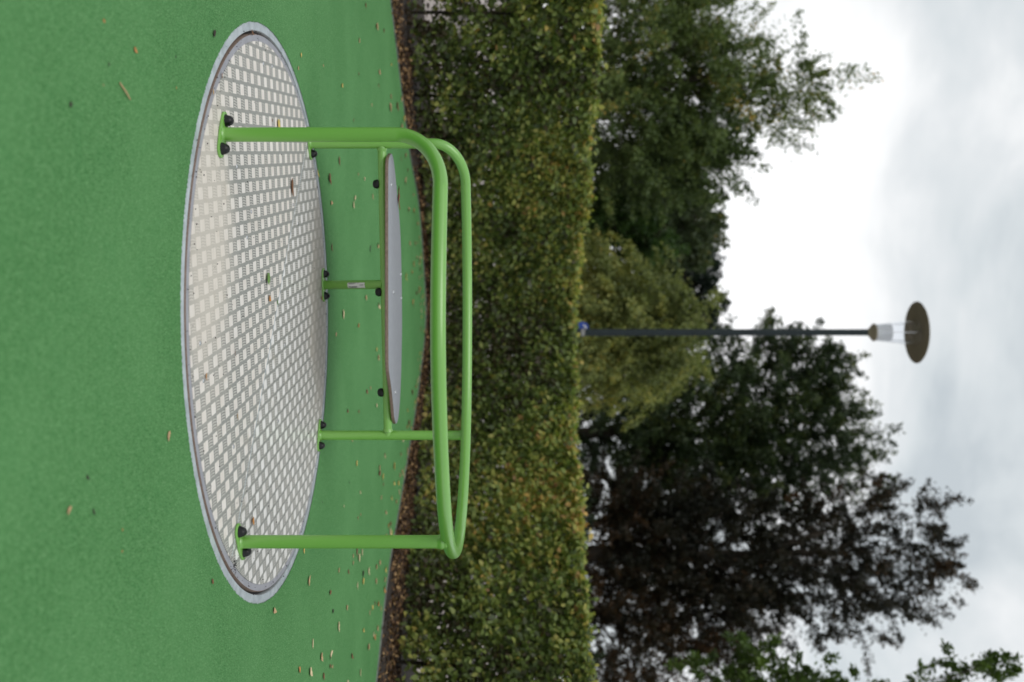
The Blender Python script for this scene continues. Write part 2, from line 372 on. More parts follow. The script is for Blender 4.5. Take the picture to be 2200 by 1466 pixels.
# bench support
sb0, sb1 = hp(P2[0], P2[1], seat_z), hp(P4[0], P4[1] - .005, seat_z)
MB().tube([sb0, sb0.lerp(sb1, .5), sb1], .0212 * H, 28).build('bench_rail', M['paint'], car)
q3 = hp(*P3, .005); top3 = sb0.lerp(sb1, (P3[0] + .012 - P2[0]) / (P4[0] - P2[0])) - Vector((0, 0, .004))
post3 = MB().tube([q3, q3.lerp(top3, .5), top3], .0232 * H, 28).build('post', M['paint'], car)
d_ = (sb1 - sb0).normalized()
for q, s_ in ((sb0, 1), (sb1, -1)):
    MB().lathe([(.0212 * H, .016), (.0245 * H, .008), (.0265 * H, 0)], 24, q + d_ * s_ * RT * .95, d_ * s_).build('weld_bead', M['paint'], car)
# sticker on the short post
ax = (top3 - q3).normalized(); nn = Vector((.1, -1, 0)); nn = (nn - ax * nn.dot(ax)).normalized(); sx = ax.cross(nn) * -1
if sx.x < 0: sx = -sx
def patch(mb, rad, a0, a1, t0, t1, k=6):
    L_ = (top3 - q3).length; vs = []
    for j in (t0, t1):
        for i in range(k + 1):
            an = a0 + (a1 - a0) * i / k; vs.append(q3 + ax * L_ * j + (nn * math.cos(an) + sx * math.sin(an)) * rad)
    mb.add(vs, [(i, i + 1, k + 2 + i, k + 1 + i) for i in range(k)])
st = patch_mb = MB(); patch(st, .0232 * H + .0006, R(-30), R(42), .46, .74, 10); sticker = st.build('sticker', M['sticker'], post3)
bc = MB(); t = .475
while t < .615:
    d = random.choice((.003, .005, .008)); patch(bc, .0232 * H + .0012, R(16), R(36), t, t + d, 3); t += d + random.choice((.003, .005))
for a0, a1, t0, t1 in ((-25, -18, .475, .60), (-13, -10, .475, .57), (-25, -21, .62, .64), (-2, 5, .66, .72)):
    t = t0
    while t < t1: d = random.uniform(.004, .012); patch(bc, .0232 * H + .0012, R(a0), R(a1), t, min(t + d, t1), 2); t += d + .003
bc.build('printing', M['ink'], sticker)
# bench board
zt = .40
front = [(841, 330), (836.5, 338), (835, 352), (834.6, 380), (834.5, 450), (834.5, 550), (834.6, 650), (834.8, 750), (835.4, 790), (837, 806), (839.8, 825), (842.5, 845), (845.5, 875), (847.5, 897), (849.5, 907)]
back = [(851.5, 911), (854, 907), (856.5, 895), (859, 870), (861, 835), (862.7, 780), (863.8, 720), (864, 680), (863.2, 600), (860.8, 510), (856.8, 450), (852.5, 405), (848, 362), (845.3, 342), (843, 333)]
outl = [((G(V, U, zt) - C).x, (G(V, U, zt) - C).y) for V, U in front + back]
dense = [Vector((x, y)) for x, y in outl]; dd = []
for i in range(len(dense)):
    p0, p1, p2, p3 = dense[i - 1], dense[i], dense[(i + 1) % len(dense)], dense[(i + 2) % len(dense)]
    for j in range(4):
        t = j / 4; dd.append(.5 * ((2 * p1) + (p2 - p0) * t + (2 * p0 - 5 * p1 + 4 * p2 - p3) * t * t + (3 * p1 - p0 - 3 * p2 + p3) * t ** 3))
outl = [(p.x, p.y) for p in dd]
board = MB().prism(outl, .3825 * H, zt * H - .002, .003).build('seat', M['hpl_edge'], car)
cc = Vector((sum(x for x, y in outl) / len(outl), sum(y for x, y in outl) / len(outl)))
MB().prism([(cc.x + (x - cc.x) * .998, cc.y + (y - cc.y) * .985) for x, y in outl], zt * H - .0025, zt * H, .0008).build('seat_top', M['hpl'], board)
for U in (403, 628, 845):
    f_ = ((G(845, U, .4) - C).x - sb0.x) / (sb1.x - sb0.x); q = sb0.lerp(sb1, f_)
    MB().lathe([(.0, -.055), (.013, -.0535), (.021, -.048), (.025, -.039), (.0255, -.028), (.022, -.018)], 24, (q.x, q.y, seat_z * H)).build('bolt_cap', M['cap'], car)
    MB().lathe([(.0125, 0), (.0115, .003), (.007, .0052), (0, .006)], 20, (q.x, q.y + .02, zt * H)).build('bolt', M['steel'], board)
for V, U in ((861.5, 590), (862, 641)):
    q = G(V, U, zt) - C; MB().lathe([(.0125, 0), (.0115, .003), (.007, .0052), (0, .006)], 20, (q.x, q.y - .01, zt * H)).build('bolt', M['steel'], board)
# base plates with two caps each
plates = [(P1, -23, .178), (P2, 34, .17), (P3, 7, .178), (P4, -20, .172), (P5, 36, .168)]
for (P, ang, Ln) in plates:
    q = hp(*P, 0); a = R(ang); Ln *= H; hl = Ln / 2; er = .030 * H; mid = .036 * H; ol = []
    for k in range(13):
        t = R(-78) + R(156) * k / 12; ol.append(((hl - er) + er * math.cos(t), er * math.sin(t)))
    ol.append((0, mid))
    for k in range(13):
        t = R(102) + R(156) * k / 12; ol.append((-(hl - er) + er * math.cos(t), er * math.sin(t)))
    ol.append((0, -mid))
    ol = [(x * math.cos(a) - y * math.sin(a), x * math.sin(a) + y * math.cos(a)) for x, y in ol]
    pl = MB().prism(ol, 0, .009, .0018).build('base_plate', M['paint'], car, loc=(q.x, q.y, .0025))
    MB().lathe([(RT * .98, .021), (RT * 1.04, .014), (RT * 1.20, .0095)], 28).build('weld_bead', M['paint'], pl)
    for s_ in (-1, 1):
        x = s_ * (hl - er * 1.05); MB().lathe([(.0245, .009), (.0240, .012), (.0205, .021), (.0205, .0215), (.0175, .029), (.0172, .0293), (.012, .036), (.006, .039), (0, .040)], 28, (x * math.cos(a), x * math.sin(a), 0)).build('bolt_cap', M['cap'], pl)

# rubber crumbs kicked onto the disc and ring
mb = MB()
for k in range(330):
    if random.random() < .55: p = G(random.uniform(395, 700), random.uniform(80, 1270))
    else:
        a = random.uniform(0, 2 * PI); p = C + Vector((math.cos(a), math.sin(a), 0)) * random.gauss(1.12 * H, .02)
    if random.random() < .12: p = G(random.gauss(503, 4), random.gauss(1215, 8))
    d = (p - C); d.z = 0
    if d.length > 1.17 * H: continue
    s_ = random.uniform(.0018, .0042); z = .002 if d.length < RI else 0
    vs = [(p.x + s_ * random.uniform(.5, 1) * x, p.y + s_ * random.uniform(.5, 1) * y, z + s_ * (zz + .6)) for x, y, zz in ((1, 0, 0), (-1, 0, 0), (0, 1, 0), (0, -1, 0), (0, 0, .8), (0, 0, -.7))]
    mb.add(vs, [(0, 2, 4), (2, 1, 4), (1, 3, 4), (3, 0, 4), (2, 0, 5), (1, 2, 5), (3, 1, 5), (0, 3, 5)])
tag(mb.build('rubber_crumbs', M['gap'], smooth=False), 'tiny black rubber crumbs scattered over the carousel disc and rim', 'crumbs', kind='stuff')

# ------------------------------------------------------------ fallen leaves, each its own object
LC = {'brown': (.20, .085, .035), 'dark': (.035, .022, .015), 'tan': (.52, .35, .18), 'pale': (.70, .57, .34), 'yellow': (.66, .50, .13), 'orange': (.52, .24, .07), 'green': (.14, .27, .06), 'red': (.26, .06, .04)}
LM = {k: simple(k + ' dead leaf', tuple(c * .75 for c in v), v, 90, .65, bump=.3) for k, v in LC.items()}
def leaf_obj(p, size, colr, rot=None, long=.5, z=0.0, label=None, name='fallen_leaf', cat='leaf', rim=None):
    rot = random.uniform(0, 2 * PI) if rot is None else rot; n_ = 7; vs = []; cur = random.uniform(.1, .45); fold = random.uniform(.1, .5)
    for i in range(n_ + 1):
        t = i / n_; wv = math.sin(PI * t ** .8) ** .8 * long * .5 * (1 + .18 * (i % 2)); zc = cur * (t - .45) ** 2 * 1.6
        for j in (-1, -.5, 0, .5, 1):
            vs.append(((t - .5) * size, j * wv * size, size * (zc + fold * abs(j) * wv + random.uniform(0, .03))))
    fs = [(i * 5 + j, i * 5 + j + 1, (i + 1) * 5 + j + 1, (i + 1) * 5 + j) for i in range(n_) for j in range(4)]
    zm = min(v[2] for v in vs); vs = [(x * math.cos(rot) - y * math.sin(rot), x * math.sin(rot) + y * math.cos(rot), zz - zm) for x, y, zz in vs]
    mb = MB().add(vs, fs); o = mb.build(name, LM[colr], loc=(p.x, p.y, z + .0012))
    return tag(o, label, cat)
sz = lambda px, p: px / F * p.y * 1.15
WORD = {'brown': 'brown', 'dark': 'blackish', 'tan': 'tan', 'pale': 'pale straw-coloured', 'yellow': 'yellow', 'orange': 'orange-brown', 'green': 'green', 'red': 'reddish brown'}
def where(V, U):
    if V < 470: return 'on near rubber ' + ('left' if U < 700 else 'right') + ' of centre'
    if U > 1180: return 'on rubber right of the right post'
    if U < 270: return 'on rubber past the disc left end'
    if V > 858: return 'on rubber behind the bench near the hedge'
    if U < 560: return 'on rubber behind the bench left part'
    if U < 920: return 'on rubber below the bench right part'
    return 'on rubber between the rear and front right posts'
GL = [(458, 73, 'dark', 17), (289, 108, 'orange', 15), (150, 225, 'dark', 11), (233, 139, 'dark', 7), (376, 122, 'dark', 5), (187, 1026, 'dark', 10), (145, 1097, 'tan', 20), (200, 1100, 'dark', 13), (361, 937, 'tan', 20), (455, 1250, 'brown', 12), (588, 1312, 'tan', 18),
      (262, 1138, 'orange', 5), (261, 1185, 'orange', 5), (222, 45, 'orange', 7), (378, 190, 'orange', 5), (221, 183, 'tan', 4),
      (646, 119, 'yellow', 9), (640, 147, 'tan', 7), (694, 141, 'tan', 6), (771, 87, 'tan', 9), (785, 12, 'brown', 9), (824, 66, 'brown', 7), (734, 184, 'yellow', 11), (770, 160, 'brown', 7), (813, 184, 'brown', 8), (798, 226, 'tan', 7), (837, 232, 'tan', 19), (852, 229, 'brown', 18), (839, 208, 'tan', 9), (759, 259, 'brown', 6), (867, 256, 'yellow', 11), (728, 347, 'brown', 17), (706, 385, 'brown', 22),
      (761, 426, 'pale', 15), (758, 440, 'pale', 14), (800, 423, 'tan', 10), (711, 436, 'tan', 11), (782, 385, 'pale', 7), (769, 375, 'tan', 5), (870, 390, 'tan', 17), (712, 532, 'brown', 15), (795, 535, 'dark', 15), (811, 528, 'tan', 10), (785, 640, 'tan', 10), (813, 657, 'pale', 16), (736, 676, 'pale', 18), (769, 700, 'orange', 13), (721, 719, 'tan', 12), (808, 751, 'yellow', 10), (812, 769, 'tan', 11), (795, 834, 'tan', 8), (787, 842, 'red', 9), (770, 884, 'brown', 9), (746, 883, 'brown', 9), (808, 872, 'pale', 8), (871, 595, 'yellow', 15), (886, 652, 'orange', 16),
      (756, 947, 'tan', 8), (765, 996, 'yellow', 10), (750, 1037, 'dark', 5), (773, 1058, 'pale', 7), (814, 1006, 'tan', 12), (821, 1025, 'yellow', 14), (823, 1041, 'brown', 7), (826, 979, 'tan', 13), (846, 1002, 'yellow', 16), (841, 1070, 'yellow', 13), (850, 1078, 'tan', 8), (774, 1106, 'tan', 6), (768, 1113, 'tan', 6), (652, 1183, 'yellow', 10), (766, 1186, 'red', 15), (777, 1188, 'pale', 14), (770, 1199, 'pale', 16), (758, 1195, 'tan', 8), (758, 1210, 'tan', 8), (727, 1226, 'tan', 13), (748, 1229, 'brown', 14), (779, 1233, 'dark', 12), (779, 1249, 'yellow', 12), (767, 1259, 'pale', 14), (662, 1247, 'tan', 20), (708, 1273, 'brown', 10), (826, 1245, 'tan', 11), (744, 1306, 'tan', 9), (714, 1314, 'dark', 8), (726, 1347, 'pale', 19), (818, 1307, 'tan', 10), (805, 1296, 'brown', 8), (810, 1350, 'tan', 12), (780, 1354, 'yellow', 9), (671, 1383, 'pale', 17), (689, 1412, 'tan', 19), (710, 1408, 'pale', 22), (708, 1432, 'brown', 8), (713, 1432, 'tan', 9), (665, 1444, 'pale', 22), (694, 1454, 'brown', 16), (642, 1440, 'orange', 16), (755, 1410, 'brown', 18), (773, 1446, 'pale', 14), (692, 1079, 'dark', 5), (738, 1088, 'pale', 5)]
for V, U, c, s_ in GL:
    p = G(V, U); size = 'large' if s_ >= 16 else 'small' if s_ < 9 else 'medium-sized'
    lng = random.uniform(.35, .55) if s_ > 12 else random.uniform(.5, .8)
    tilt = R(random.gauss(0, 55))
    o = leaf_obj(p, sz(s_, p) * (1.25 if s_ < 12 else 1.1), c, rot=tilt, long=lng, label=f'{size} {WORD[c]} fallen leaf {where(V, U)}'); o['group'] = 'fallen leaves on the green rubber surface'
for V, U, c, s_, rot, lng, lab in [(540, 70, 'brown', 18, 1.3, .35, 'brown leaf lying across the ring gap at the left end of the disc'), (474, 163, 'brown', 12, .2, .4, 'small brown leaf stuck on the dark rim above the front left post'), (455, 198, 'tan', 12, .1, .5, 'small tan leaf on the pale ring beside the front left post'),
        (625, 403, 'brown', 34, .1, .42, 'curled brown leaf on the disc behind the front left post'), (596, 267, 'yellow', 20, 1.2, .8, 'yellow leaf half hidden by the front left post on the disc'), (572, 600, 'green', 25, .3, .72, 'green leaf lying in the middle of the white disc'), (577, 642, 'orange', 14, 1.0, .8, 'orange curled leaf beside the green leaf on the disc'), (594, 650, 'green', 11, .1, .5, 'small olive leaf on the disc seam'),
        (440, 810, 'orange', 16, .1, .35, 'orange-brown husk near the front edge of the disc'), (508, 895, 'tan', 14, .1, .3, 'narrow tan leaf on the right part of the disc'), (503, 760, 'brown', 14, .2, .15, 'thin brown stalk on the front of the disc'), (540, 1120, 'orange', 17, .3, .65, 'crumpled orange-brown leaf just inside the front right post'), (689, 641, 'orange', 9, .3, .6, 'orange leaf tucked against the middle rear base plate'), (583, 259, 'brown', 6, 0, .8, 'tiny brown husk on the disc left of the front left post'), (681, 372, 'yellow', 20, .8, .3, 'yellow-brown leaf on the far ring edge beside the rear left post')]:
    p = G(V, U); leaf_obj(p, sz(s_, p), c, rot, lng, .003, lab)
p = G(854, 425, zt); leaf_obj(p, sz(44, p), 'red', .12, .22, zt * H, 'narrow reddish leaf lying on the back edge of the grey bench')
t0, t1 = G(255, 178), G(277, 214); tw = MB().tube([t0 - t0 + Vector((0, 0, .003)), (t1 - t0) * .5 + Vector((.003, 0, .007)), (t1 - t0) + Vector((0, 0, .004))], [.0022, .0028, .0018], 8)
tag(tw.build('twig', LM['tan'], loc=t0), 'thin broken twig lying on the near green rubber at the left', 'twig')
for k in range(110):      # small pale leaves gathered near the bed edge
    a = random.uniform(R(38), R(146)); a = random.choice((a, random.gauss(R(70), R(14)), random.gauss(R(95), R(12)))); rr = float(rb(np.array([a]))[0]) - abs(random.gauss(0, .55)) - .03
    p = C + Vector((math.cos(a), math.sin(a), 0)) * rr; c = random.choice(('tan', 'pale', 'brown', 'tan', 'yellow', 'orange'))
    o = leaf_obj(p, random.uniform(.045, .085), c, rot=random.gauss(0, 1.0), long=.65, label=f'small {WORD[c]} fallen leaf on the green rubber near the soil bed'); o['group'] = 'fallen leaves on the green rubber surface'

# litter on the soil bed (stuff)
nl = 34000; a = rng.uniform(R(-5), R(185), nl); rbv, rhv = rb(a), rh(a); q = rng.beta(1.0, 1.25, nl); rr = rbv + .012 + q * (rhv - rbv + .5)
P = np.stack([C.x + rr * np.cos(a), C.y + rr * np.sin(a), rng.uniform(-.006, .018, nl)], 1)
clump = vnoise(P, 2.2, 5); keep = clump + rng.normal(0, .3, nl) > -.25; P = P[keep]; nl = len(P)
D = rng.normal(size=(nl, 3)); D[:, 2] *= .35; Nn = rng.normal(size=(nl, 3)) * .5 + [0, 0, 1]
M['litter'] = mat_leaf('brown leaf litter', [(0, (.02, .012, .008)), (.5, (.075, .038, .02)), (.8, (.22, .125, .055)), (1, (.46, .30, .14))], .1, .7)
me = leaves_mesh('leaf_litter', P, D, Nn, rng.uniform(.03, .07, nl), rng.uniform(.018, .035, nl), rng.random(nl))
tag(link('leaf_litter', me, M['litter']), 'dry brown and tan leaf litter covering the dark soil under the hedge', 'leaf litter', kind='stuff')

# ------------------------------------------------------------ hedge
hedge = empty('hedge', (0, 10 * H, 0), 'clipped beech hedge turning yellow and orange, curving behind the green playground', 'hedge')
hu = np.array([-400, 0, 200, 440, 680, 860, 1070, 1290, 1466, 1900]); hh = np.array([.82, .83, .837, .82, .785, .72, .695, .69, .672, .66])
def hedge_pt(a, d):   # a angle about the disc, d distance behind the front face
    rr = rh(a) + d; return C.x + rr * np.cos(a), C.y + rr * np.sin(a)
def top_h(a):
    x, y = hedge_pt(a, 0); U = 733 + F * x / np.maximum(y, 1.5); return (1 + np.interp(U, hu, hh)) * H
A0, A1 = R(2), R(178); DEP = .55
def hedge_layer(nn_, mode):
    aa = np.linspace(A0, A1, 3000); xx, yy = hedge_pt(aa, 0); ln = np.concatenate([[0], np.cumsum(np.hypot(np.diff(xx), np.diff(yy)))])
    a = np.interp(rng.uniform(0, ln[-1], nn_), ln, aa); Ht = top_h(a)
    if mode == 'front': d = np.abs(rng.normal(0, .10, nn_)); t = rng.beta(1.0, 1.0, nn_) * .97 + .03; z = t * Ht
    elif mode == 'top': d = rng.uniform(0, DEP, nn_); z = Ht - np.abs(rng.normal(0, .06, nn_))
    elif mode == 'in': d = rng.uniform(.1, DEP, nn_); z = rng.uniform(.15, 1, nn_) * Ht
    else: d = DEP - np.abs(rng.normal(0, .08, nn_)); z = rng.uniform(.08, 1, nn_) * Ht
    tt = z / Ht; x, y = hedge_pt(a, d); Q = np.stack([x, y, z], 1)
    bul = vnoise(Q, 2.3, 3) * .085 + vnoise(Q, 8, 8, 2) * .075 + .06 * (tt - .5) + .25 * np.clip(.25 - tt, 0, 1)
    x, y = hedge_pt(a, d - bul); z = z + vnoise(Q * [1, 1, 0], 3.0, 4) * .045 * tt + rng.normal(0, .012, nn_)
    shoot = (rng.random(nn_) < .035) & (mode == 'top'); z = z + shoot * rng.uniform(.02, .11, nn_)
    return a, np.stack([x, y, z], 1), tt
parts = [hedge_layer(76000, 'front'), hedge_layer(16000, 'top'), hedge_layer(26000, 'in'), hedge_layer(22000, 'back')]
a = np.concatenate([p[0] for p in parts]); P = np.concatenate([p[1] for p in parts]); tt = np.concatenate([p[2] for p in parts])
left = np.clip((a - R(100)) / R(25), 0, 1)
gap = vnoise(P, 2.6, 21) * .6 + vnoise(P, 7, 22, 2) * .45; thr = -.95 + .22 * np.clip((.30 - tt) / .3, 0, 1) * (.4 + 1.6 * left) + .66 * left * np.clip((.72 - tt) / .25, 0, 1)
keep = gap > thr; a, P, tt = a[keep], P[keep], tt[keep]; m_ = len(P)
outv = -np.stack([np.cos(a), np.sin(a), np.zeros(m_)], 1)
D = rng.normal(size=(m_, 3)) * .75 + outv * .45 + np.array([0, 0, -.15]); Nn = rng.normal(size=(m_, 3)) * .55 + outv * .7 + np.array([0, 0, .55])
patchy = vnoise(P, 1.1, 31) * .5 + vnoise(P, 3.5, 32, 2) * .22
U = 733 + F * P[:, 0] / P[:, 1]; warm = np.exp(-((U - 380) / 150) ** 2) * .20 * tt + np.exp(-((U - 1060) / 150) ** 2) * .20 * (.35 + .65 * tt)
tone = np.clip(.345 + patchy * .30 + vnoise(P, 9, 33, 2) * .14 + warm + .10 * (tt - .5) + .04 * (tt > .96) + rng.normal(0, .19, m_), 0, 1)
lsz = rng.uniform(.050, .096, m_)
me = leaves_mesh('foliage', P, D, Nn, lsz, lsz * rng.uniform(.55, .72, m_), tone, True)
M['hedge'] = mat_leaf('hedge leaves', [(0, (.07, .055, .03)), (.14, (.07, .095, .035)), (.4, (.195, .26, .07)), (.61, (.34, .37, .10)), (.80, (.54, .46, .13)), (.9, (.62, .38, .13)), (1, (.34, .19, .09))], .40, .42)
link('foliage', me, M['hedge'], hedge, loc=-hedge.location)
for k in range(44):
    aa = A0 + (A1 - A0) * (k + .5 + random.uniform(-.2, .2)) / 44; x, y = hedge_pt(np.array([aa]), random.uniform(.2, .34)); x, y = float(x[0]), float(y[0]); Ht = float(top_h(np.array([aa]))[0])
    mb = MB(); lx = random.gauss(0, .03); mb.tube([(x, y, -.02), (x + lx, y, Ht * .3), (x + lx * 2, y, Ht * .65), (x + lx, y, Ht * .93)], [.022, .018, .013, .005], 8)
    for j in range(22):
        z = random.uniform(.12, .9) * Ht; an = random.uniform(0, 2 * PI); l_ = random.uniform(.12, .34)
        mb.tube([(x + lx, y, z), (x + lx + math.cos(an) * l_ * .6, y + math.sin(an) * l_ * .5, z + l_ * .3), (x + lx + math.cos(an) * l_, y + math.sin(an) * l_ * .7, z + l_ * .75)], [.006, .004, .002], 5)
    mb.build('stem', M['twig'], hedge, loc=-hedge.location)

# ------------------------------------------------------------ street lamp
YL = 16.5; s_ = YL / F; lx = (714.5 - 733) * s_
zl = lambda V: H + (V - 1100) * s_
lamp = empty('street_lamp', (lx, YL, 0), 'tall dark lamp post with clear glass lantern and wide flat round hat', 'street lamp')
MB().lathe([(.068, -.05), (.066, 1.2), (.062, 1.22), (.054, zl(1866))], 24).build('pole', M['lamp_pole'], lamp)
MB().lathe([(.046, zl(1860)), (.062, zl(1866)), (.15, zl(1876)), (.15, zl(1879)), (.03, zl(1879))], 40).build('lamp_collar', M['lamp_hat'], lamp)
MB().lathe([(.128, zl(1880)), (.150, zl(1912)), (.0, zl(1912))], 40).build('diffuser', M['diffuser'], lamp)
MB().lathe([(.140, zl(1880)), (.215, zl(1966)), (.211, zl(1966)), (.136, zl(1880))], 48).build('lantern_glass', M['glass'], lamp)
for k in range(3):
    an = R(30 + 120 * k); MB().tube([(.125 * math.cos(an), .125 * math.sin(an), zl(1881)), (.185 * math.cos(an), .185 * math.sin(an), zl(1970))], .006, 8).build('strut', M['steel'], lamp)
zh = zl(1968.9); MB().lathe([(0, zh + .03), (.2, zh + .028), (.25, zh + .012), (.515, zh - .004), (.525, zh), (.5, zh + .02), (.25, zh + .085), (.08, zh + .12), (0, zh + .125)], 64).build('lamp_hat', M['lamp_hat'], lamp)
sg = empty('round_sign', (lx - .075, YL + .07, zl(1252)), 'small round blue sign with white mark on the lamp post just above the hedge', 'sign')
MB().lathe([(0, .006), (.105, .006), (.108, 0), (.105, -.004), (0, -.004)], 48, (0, 0, 0), (0, -1, 0)).build('sign_face', M['blue'], sg)
mk = MB(); vs = []
for k in range(13):
    an = R(40) + R(140) * k / 12
    for rr in (.035, .062): vs.append((rr * math.cos(an) - .0, -.0075, rr * math.sin(an) + .01))
mk.add(vs, [(2 * i, 2 * i + 1, 2 * i + 3, 2 * i + 2) for i in range(12)]); mk.build('white_mark', M['white'], sg, smooth=False)
MB().lathe([(.066, -.03), (.066, .03)], 24, (.075, -.07, 0)).build('clamp', M['edge'], sg)

# ------------------------------------------------------------ trees
def tree(name, Y, trunkU, blobs, stops, label, leafL=(.07, .12), per=60, droop=0.0, spray=.5, seed=1, trunk_r=.16, trans=.3, topV=None, limbs=26, cat='tree', group=None, air=0, thin=1.0, dens=1.6):
    r_ = np.random.default_rng(seed); s = Y / F; bx = (trunkU - 733) * s
    root = empty(name, (bx, Y, 0), label, cat, group)
    cents = []; outs = []
    for (U, V, rU, rV, nc, *dy) in blobs:
        c = np.array(W(U, V, Y)) + [0, dy[0] if dy else 0, 0]; d = r_.normal(size=(nc, 3)); d /= np.linalg.norm(d, axis=1, keepdims=True)
        rad = r_.random(nc) ** .42; e = np.array([rU * s, max(rU, rV * .6) * s * .85, rV * s]); cents.append(c + d * rad[:, None] * e); outs.append(d * e / np.linalg.norm(e) * rad[:, None])
    cents = np.concatenate(cents); outs = np.concatenate(outs)
    cents[:, 2] = np.maximum(cents[:, 2], .5)
    per = int(per * dens); nC = len(cents); ax = outs * 1.6 + r_.normal(size=(nC, 3)) * .45 + [0, 0, .45 - droop]; ax /= np.linalg.norm(ax, axis=1, keepdims=True)
    ln = spray * r_.uniform(.5, 1.35, nC); m_ = nC * per; idx = np.repeat(np.arange(nC), per); t = r_.random(m_) ** .8
    wid = .34 * thin * ln[idx] * (1.05 - .75 * t)
    P = cents[idx] + ax[idx] * (t * ln[idx])[:, None] + r_.normal(size=(m_, 3)) * wid[:, None] * [.62, .62, .5] + np.array([0, 0, -1]) * (droop * .5 * t ** 2 * ln[idx])[:, None]
    D = ax[idx] * .6 + r_.normal(size=(m_, 3)) * .7 + [0, 0, -.3 - droop * .6]; Nn = r_.normal(size=(m_, 3)) * .8 + [0, 0, .8]
    ctone = r_.normal(0, .13, nC) + vnoise(cents, .7, seed + 50, 2) * .15; tone = np.clip(.42 + ctone[idx] + r_.normal(0, .13, m_), 0, 1)
    if air: hi = np.clip((F * (P[:, 2] - H) / Y - 330) / 300, 0, 1); kp = vnoise(P, 2.6, seed + 90, 2) + r_.normal(0, .25, m_) > (air + .35) * hi - 1.35; P, D, Nn, tone = P[kp], D[kp], Nn[kp], tone[kp]; m_ = len(P)
    L = r_.uniform(*leafL, m_)
    me = leaves_mesh('crown', P, D, Nn, L, L * r_.uniform(.5, .7, m_), tone); link('crown', me, mat_leaf(name + ' leaves', stops, trans), root, loc=-Vector(root.location))
    zt_ = (W(0, topV, Y).z if topV else float(cents[:, 2].max())); mb = MB(); k = 8
    rs = random.Random(seed); spine = [Vector((rs.gauss(0, .06) * i / k * zt_ * .5, rs.gauss(0, .15), -.05 + zt_ * i / k)) for i in range(k + 1)]
    spine = [spine[0]] + [(spine[i - 1] + spine[i] * 2 + spine[i + 1]) / 4 for i in range(1, k)] + [spine[-1]]
    mb.tube(spine, [trunk_r * (1 - .92 * i / k) + .012 for i in range(k + 1)], 10)
    pick = r_.choice(nC, min(limbs * 6, nC), replace=False)
    for j, q in enumerate(pick):
        e = Vector(cents[q]) - Vector(root.location); hz = math.hypot(e.x, e.y); z0 = max(.6, min(zt_ * .9, e.z - hz * rs.uniform(.45, 1.0))); i = min(k - 1, int(z0 / zt_ * k)); f_ = z0 / zt_ * k - i
        b = spine[i].lerp(spine[i + 1], max(0, min(1, f_))); r0 = (.32 if j < limbs else .13) * trunk_r * (1 - .6 * z0 / zt_) + .006
        m1 = b.lerp(e, .4) + Vector((rs.gauss(0, .08), rs.gauss(0, .08), .10 * hz)); m2 = b.lerp(e, .75) + Vector((rs.gauss(0, .08), rs.gauss(0, .08), .08 * hz))
        mb.tube([b, m1, m2, e + Vector(ax[q]) * ln[q] * .6], [r0, r0 * .62, r0 * .36, .004], 6, caps=False)
    if limbs: mb.build('trunk', M['bark'], root)
    return root
gA = [(0, (.04, .065, .024)), (.4, (.095, .145, .045)), (.7, (.16, .22, .06)), (.88, (.22, .22, .06)), (1, (.50, .32, .06))]
gB = [(0, (.03, .05, .024)), (.5, (.075, .11, .048)), (.85, (.14, .16, .07)), (1, (.38, .26, .06))]
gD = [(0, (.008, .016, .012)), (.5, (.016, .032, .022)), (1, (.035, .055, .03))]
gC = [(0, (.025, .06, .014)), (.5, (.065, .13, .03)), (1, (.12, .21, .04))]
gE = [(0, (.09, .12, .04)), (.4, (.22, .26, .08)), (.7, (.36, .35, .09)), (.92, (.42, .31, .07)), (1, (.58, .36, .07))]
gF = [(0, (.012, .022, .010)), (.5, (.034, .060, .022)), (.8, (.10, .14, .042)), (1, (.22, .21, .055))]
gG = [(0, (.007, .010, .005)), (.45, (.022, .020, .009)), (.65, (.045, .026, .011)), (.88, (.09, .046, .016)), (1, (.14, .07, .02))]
gH = [(0, (.03, .055, .012)), (.5, (.07, .125, .022)), (1, (.13, .20, .035))]
tree('maple_tree', 20, 176, [(150, 1300, 250, 110, 190), (60, 1400, 160, 130, 150), (270, 1400, 130, 110, 120), (170, 1480, 170, 110, 110), (0, 1470, 70, 70, 50), (300, 1520, 90, 70, 62), (340, 1440, 80, 80, 70), (110, 1560, 70, 80, 36), (200, 1610, 95, 90, 52), (185, 1700, 62, 60, 28), (178, 1765, 24, 36, 9), (-160, 1380, 150, 140, 110)], gA,
     'loose green tree with visible branches and pointed top at the left end above the hedge', (.055, .09), 75, spray=.85, thin=.65, dens=1.7, seed=3, trunk_r=.14, topV=1600, air=.45)
tree('broadleaf_tree', 26, 455, [(400, 1290, 120, 90, 120), (420, 1400, 95, 90, 110), (470, 1465, 90, 60, 80), (350, 1420, 80, 100, 80), (540, 1430, 60, 80, 60)], gB,
     'dull green broadleaf tree right of the pointed tree, behind the dark conical yew', (.09, .14), 60, spray=.5, seed=4, trunk_r=.2)
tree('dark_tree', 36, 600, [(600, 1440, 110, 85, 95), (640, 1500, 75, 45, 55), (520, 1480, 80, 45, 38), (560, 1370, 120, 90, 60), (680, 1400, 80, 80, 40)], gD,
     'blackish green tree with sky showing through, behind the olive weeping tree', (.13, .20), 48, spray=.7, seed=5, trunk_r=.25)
tree('yew_tree', 21, 480, [(470, 1250, 90, 60, 90), (485, 1310, 75, 60, 90), (510, 1370, 50, 45, 55), (530, 1412, 26, 30, 24)], gC,
     'small dense dark green conical yew standing above the hedge left of the lamp post', (.05, .08), 80, spray=.35, seed=6, trunk_r=.12)
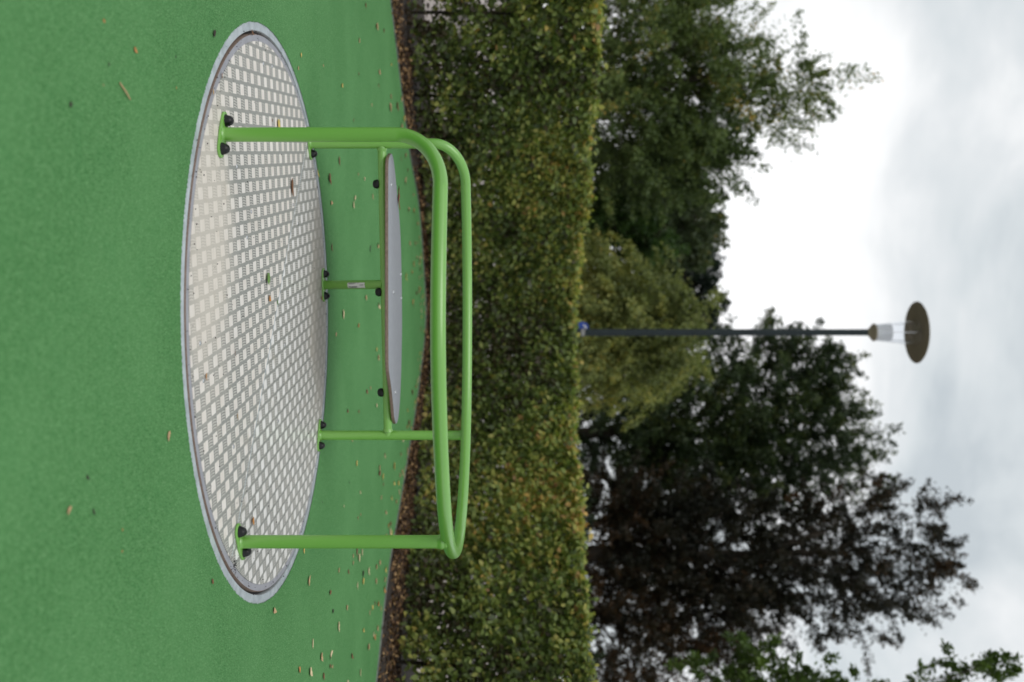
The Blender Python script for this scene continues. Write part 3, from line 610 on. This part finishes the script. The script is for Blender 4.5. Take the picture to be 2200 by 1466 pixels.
tree('weeping_tree', 19, 705, [(690, 1290, 130, 80, 150), (670, 1380, 80, 90, 105), (740, 1390, 95, 90, 115), (710, 1465, 85, 55, 70), (785, 1440, 45, 55, 45), (620, 1290, 40, 60, 24), (780, 1310, 60, 60, 45)], gE,
     'olive and yellow weeping tree directly behind the lamp post', (.05, .085), 75, droop=.9, thin=.55, dens=1.8, spray=.9, seed=7, trunk_r=.12, trans=.35)
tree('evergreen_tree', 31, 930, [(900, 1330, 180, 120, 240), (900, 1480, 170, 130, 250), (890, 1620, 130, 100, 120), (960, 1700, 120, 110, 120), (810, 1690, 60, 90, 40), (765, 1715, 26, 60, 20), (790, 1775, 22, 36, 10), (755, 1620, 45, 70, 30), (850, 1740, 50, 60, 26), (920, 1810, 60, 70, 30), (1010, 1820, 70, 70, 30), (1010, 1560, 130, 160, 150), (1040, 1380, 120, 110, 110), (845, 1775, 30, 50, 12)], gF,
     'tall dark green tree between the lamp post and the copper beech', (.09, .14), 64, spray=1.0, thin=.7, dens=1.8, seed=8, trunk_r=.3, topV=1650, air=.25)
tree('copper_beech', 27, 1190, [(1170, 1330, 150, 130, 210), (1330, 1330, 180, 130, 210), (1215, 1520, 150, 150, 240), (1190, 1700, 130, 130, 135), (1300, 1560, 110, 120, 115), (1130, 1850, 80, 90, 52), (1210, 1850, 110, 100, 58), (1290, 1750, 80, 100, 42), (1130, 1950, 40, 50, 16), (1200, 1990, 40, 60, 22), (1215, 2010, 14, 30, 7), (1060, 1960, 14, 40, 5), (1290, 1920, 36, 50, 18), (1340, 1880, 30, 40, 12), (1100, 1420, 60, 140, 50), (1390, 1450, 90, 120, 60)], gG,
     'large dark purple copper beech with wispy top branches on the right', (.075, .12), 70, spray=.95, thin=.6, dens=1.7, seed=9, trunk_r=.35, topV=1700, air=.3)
tree('young_lime_tree', 15, 1640, [(1465, 1650, 42, 70, 34), (1400, 1615, 26, 34, 12), (1460, 1750, 36, 50, 14), (1460, 1850, 20, 36, 3), (1440, 2085, 36, 34, 13), (1445, 2150, 28, 26, 8), (1560, 1700, 110, 220, 90), (1540, 2050, 90, 150, 50), (1455, 1520, 40, 70, 14)], gH,
     'bright green leafy tree reaching in at the right edge of the view', (.06, .10), 42, spray=.30, seed=10, trunk_r=.12, limbs=20, topV=1700)
for U, seed, lab in ((-60, 21, 'dark shrub under the pointed tree at the left end, seen through hedge gaps'), (330, 22, 'dark shrub behind the hedge between the pointed tree and the yew'), (700, 23, 'dark shrub at the foot of the weeping tree behind the lamp post'), (1050, 24, 'dark shrub behind the hedge under the tall dark green tree'), (1370, 25, 'dark shrub behind the hedge under the right side of the copper beech')):
    tree('background_shrub', 24.5 + (seed % 3) * .7, U, [(U, 1165, 230, 85, 190), (U, 1100, 220, 50, 60)], gF if seed != 22 else gB, lab, leafL=(.10, .16), per=42, spray=.5, seed=seed, trunk_r=.06, cat='shrub', limbs=8, group=None)
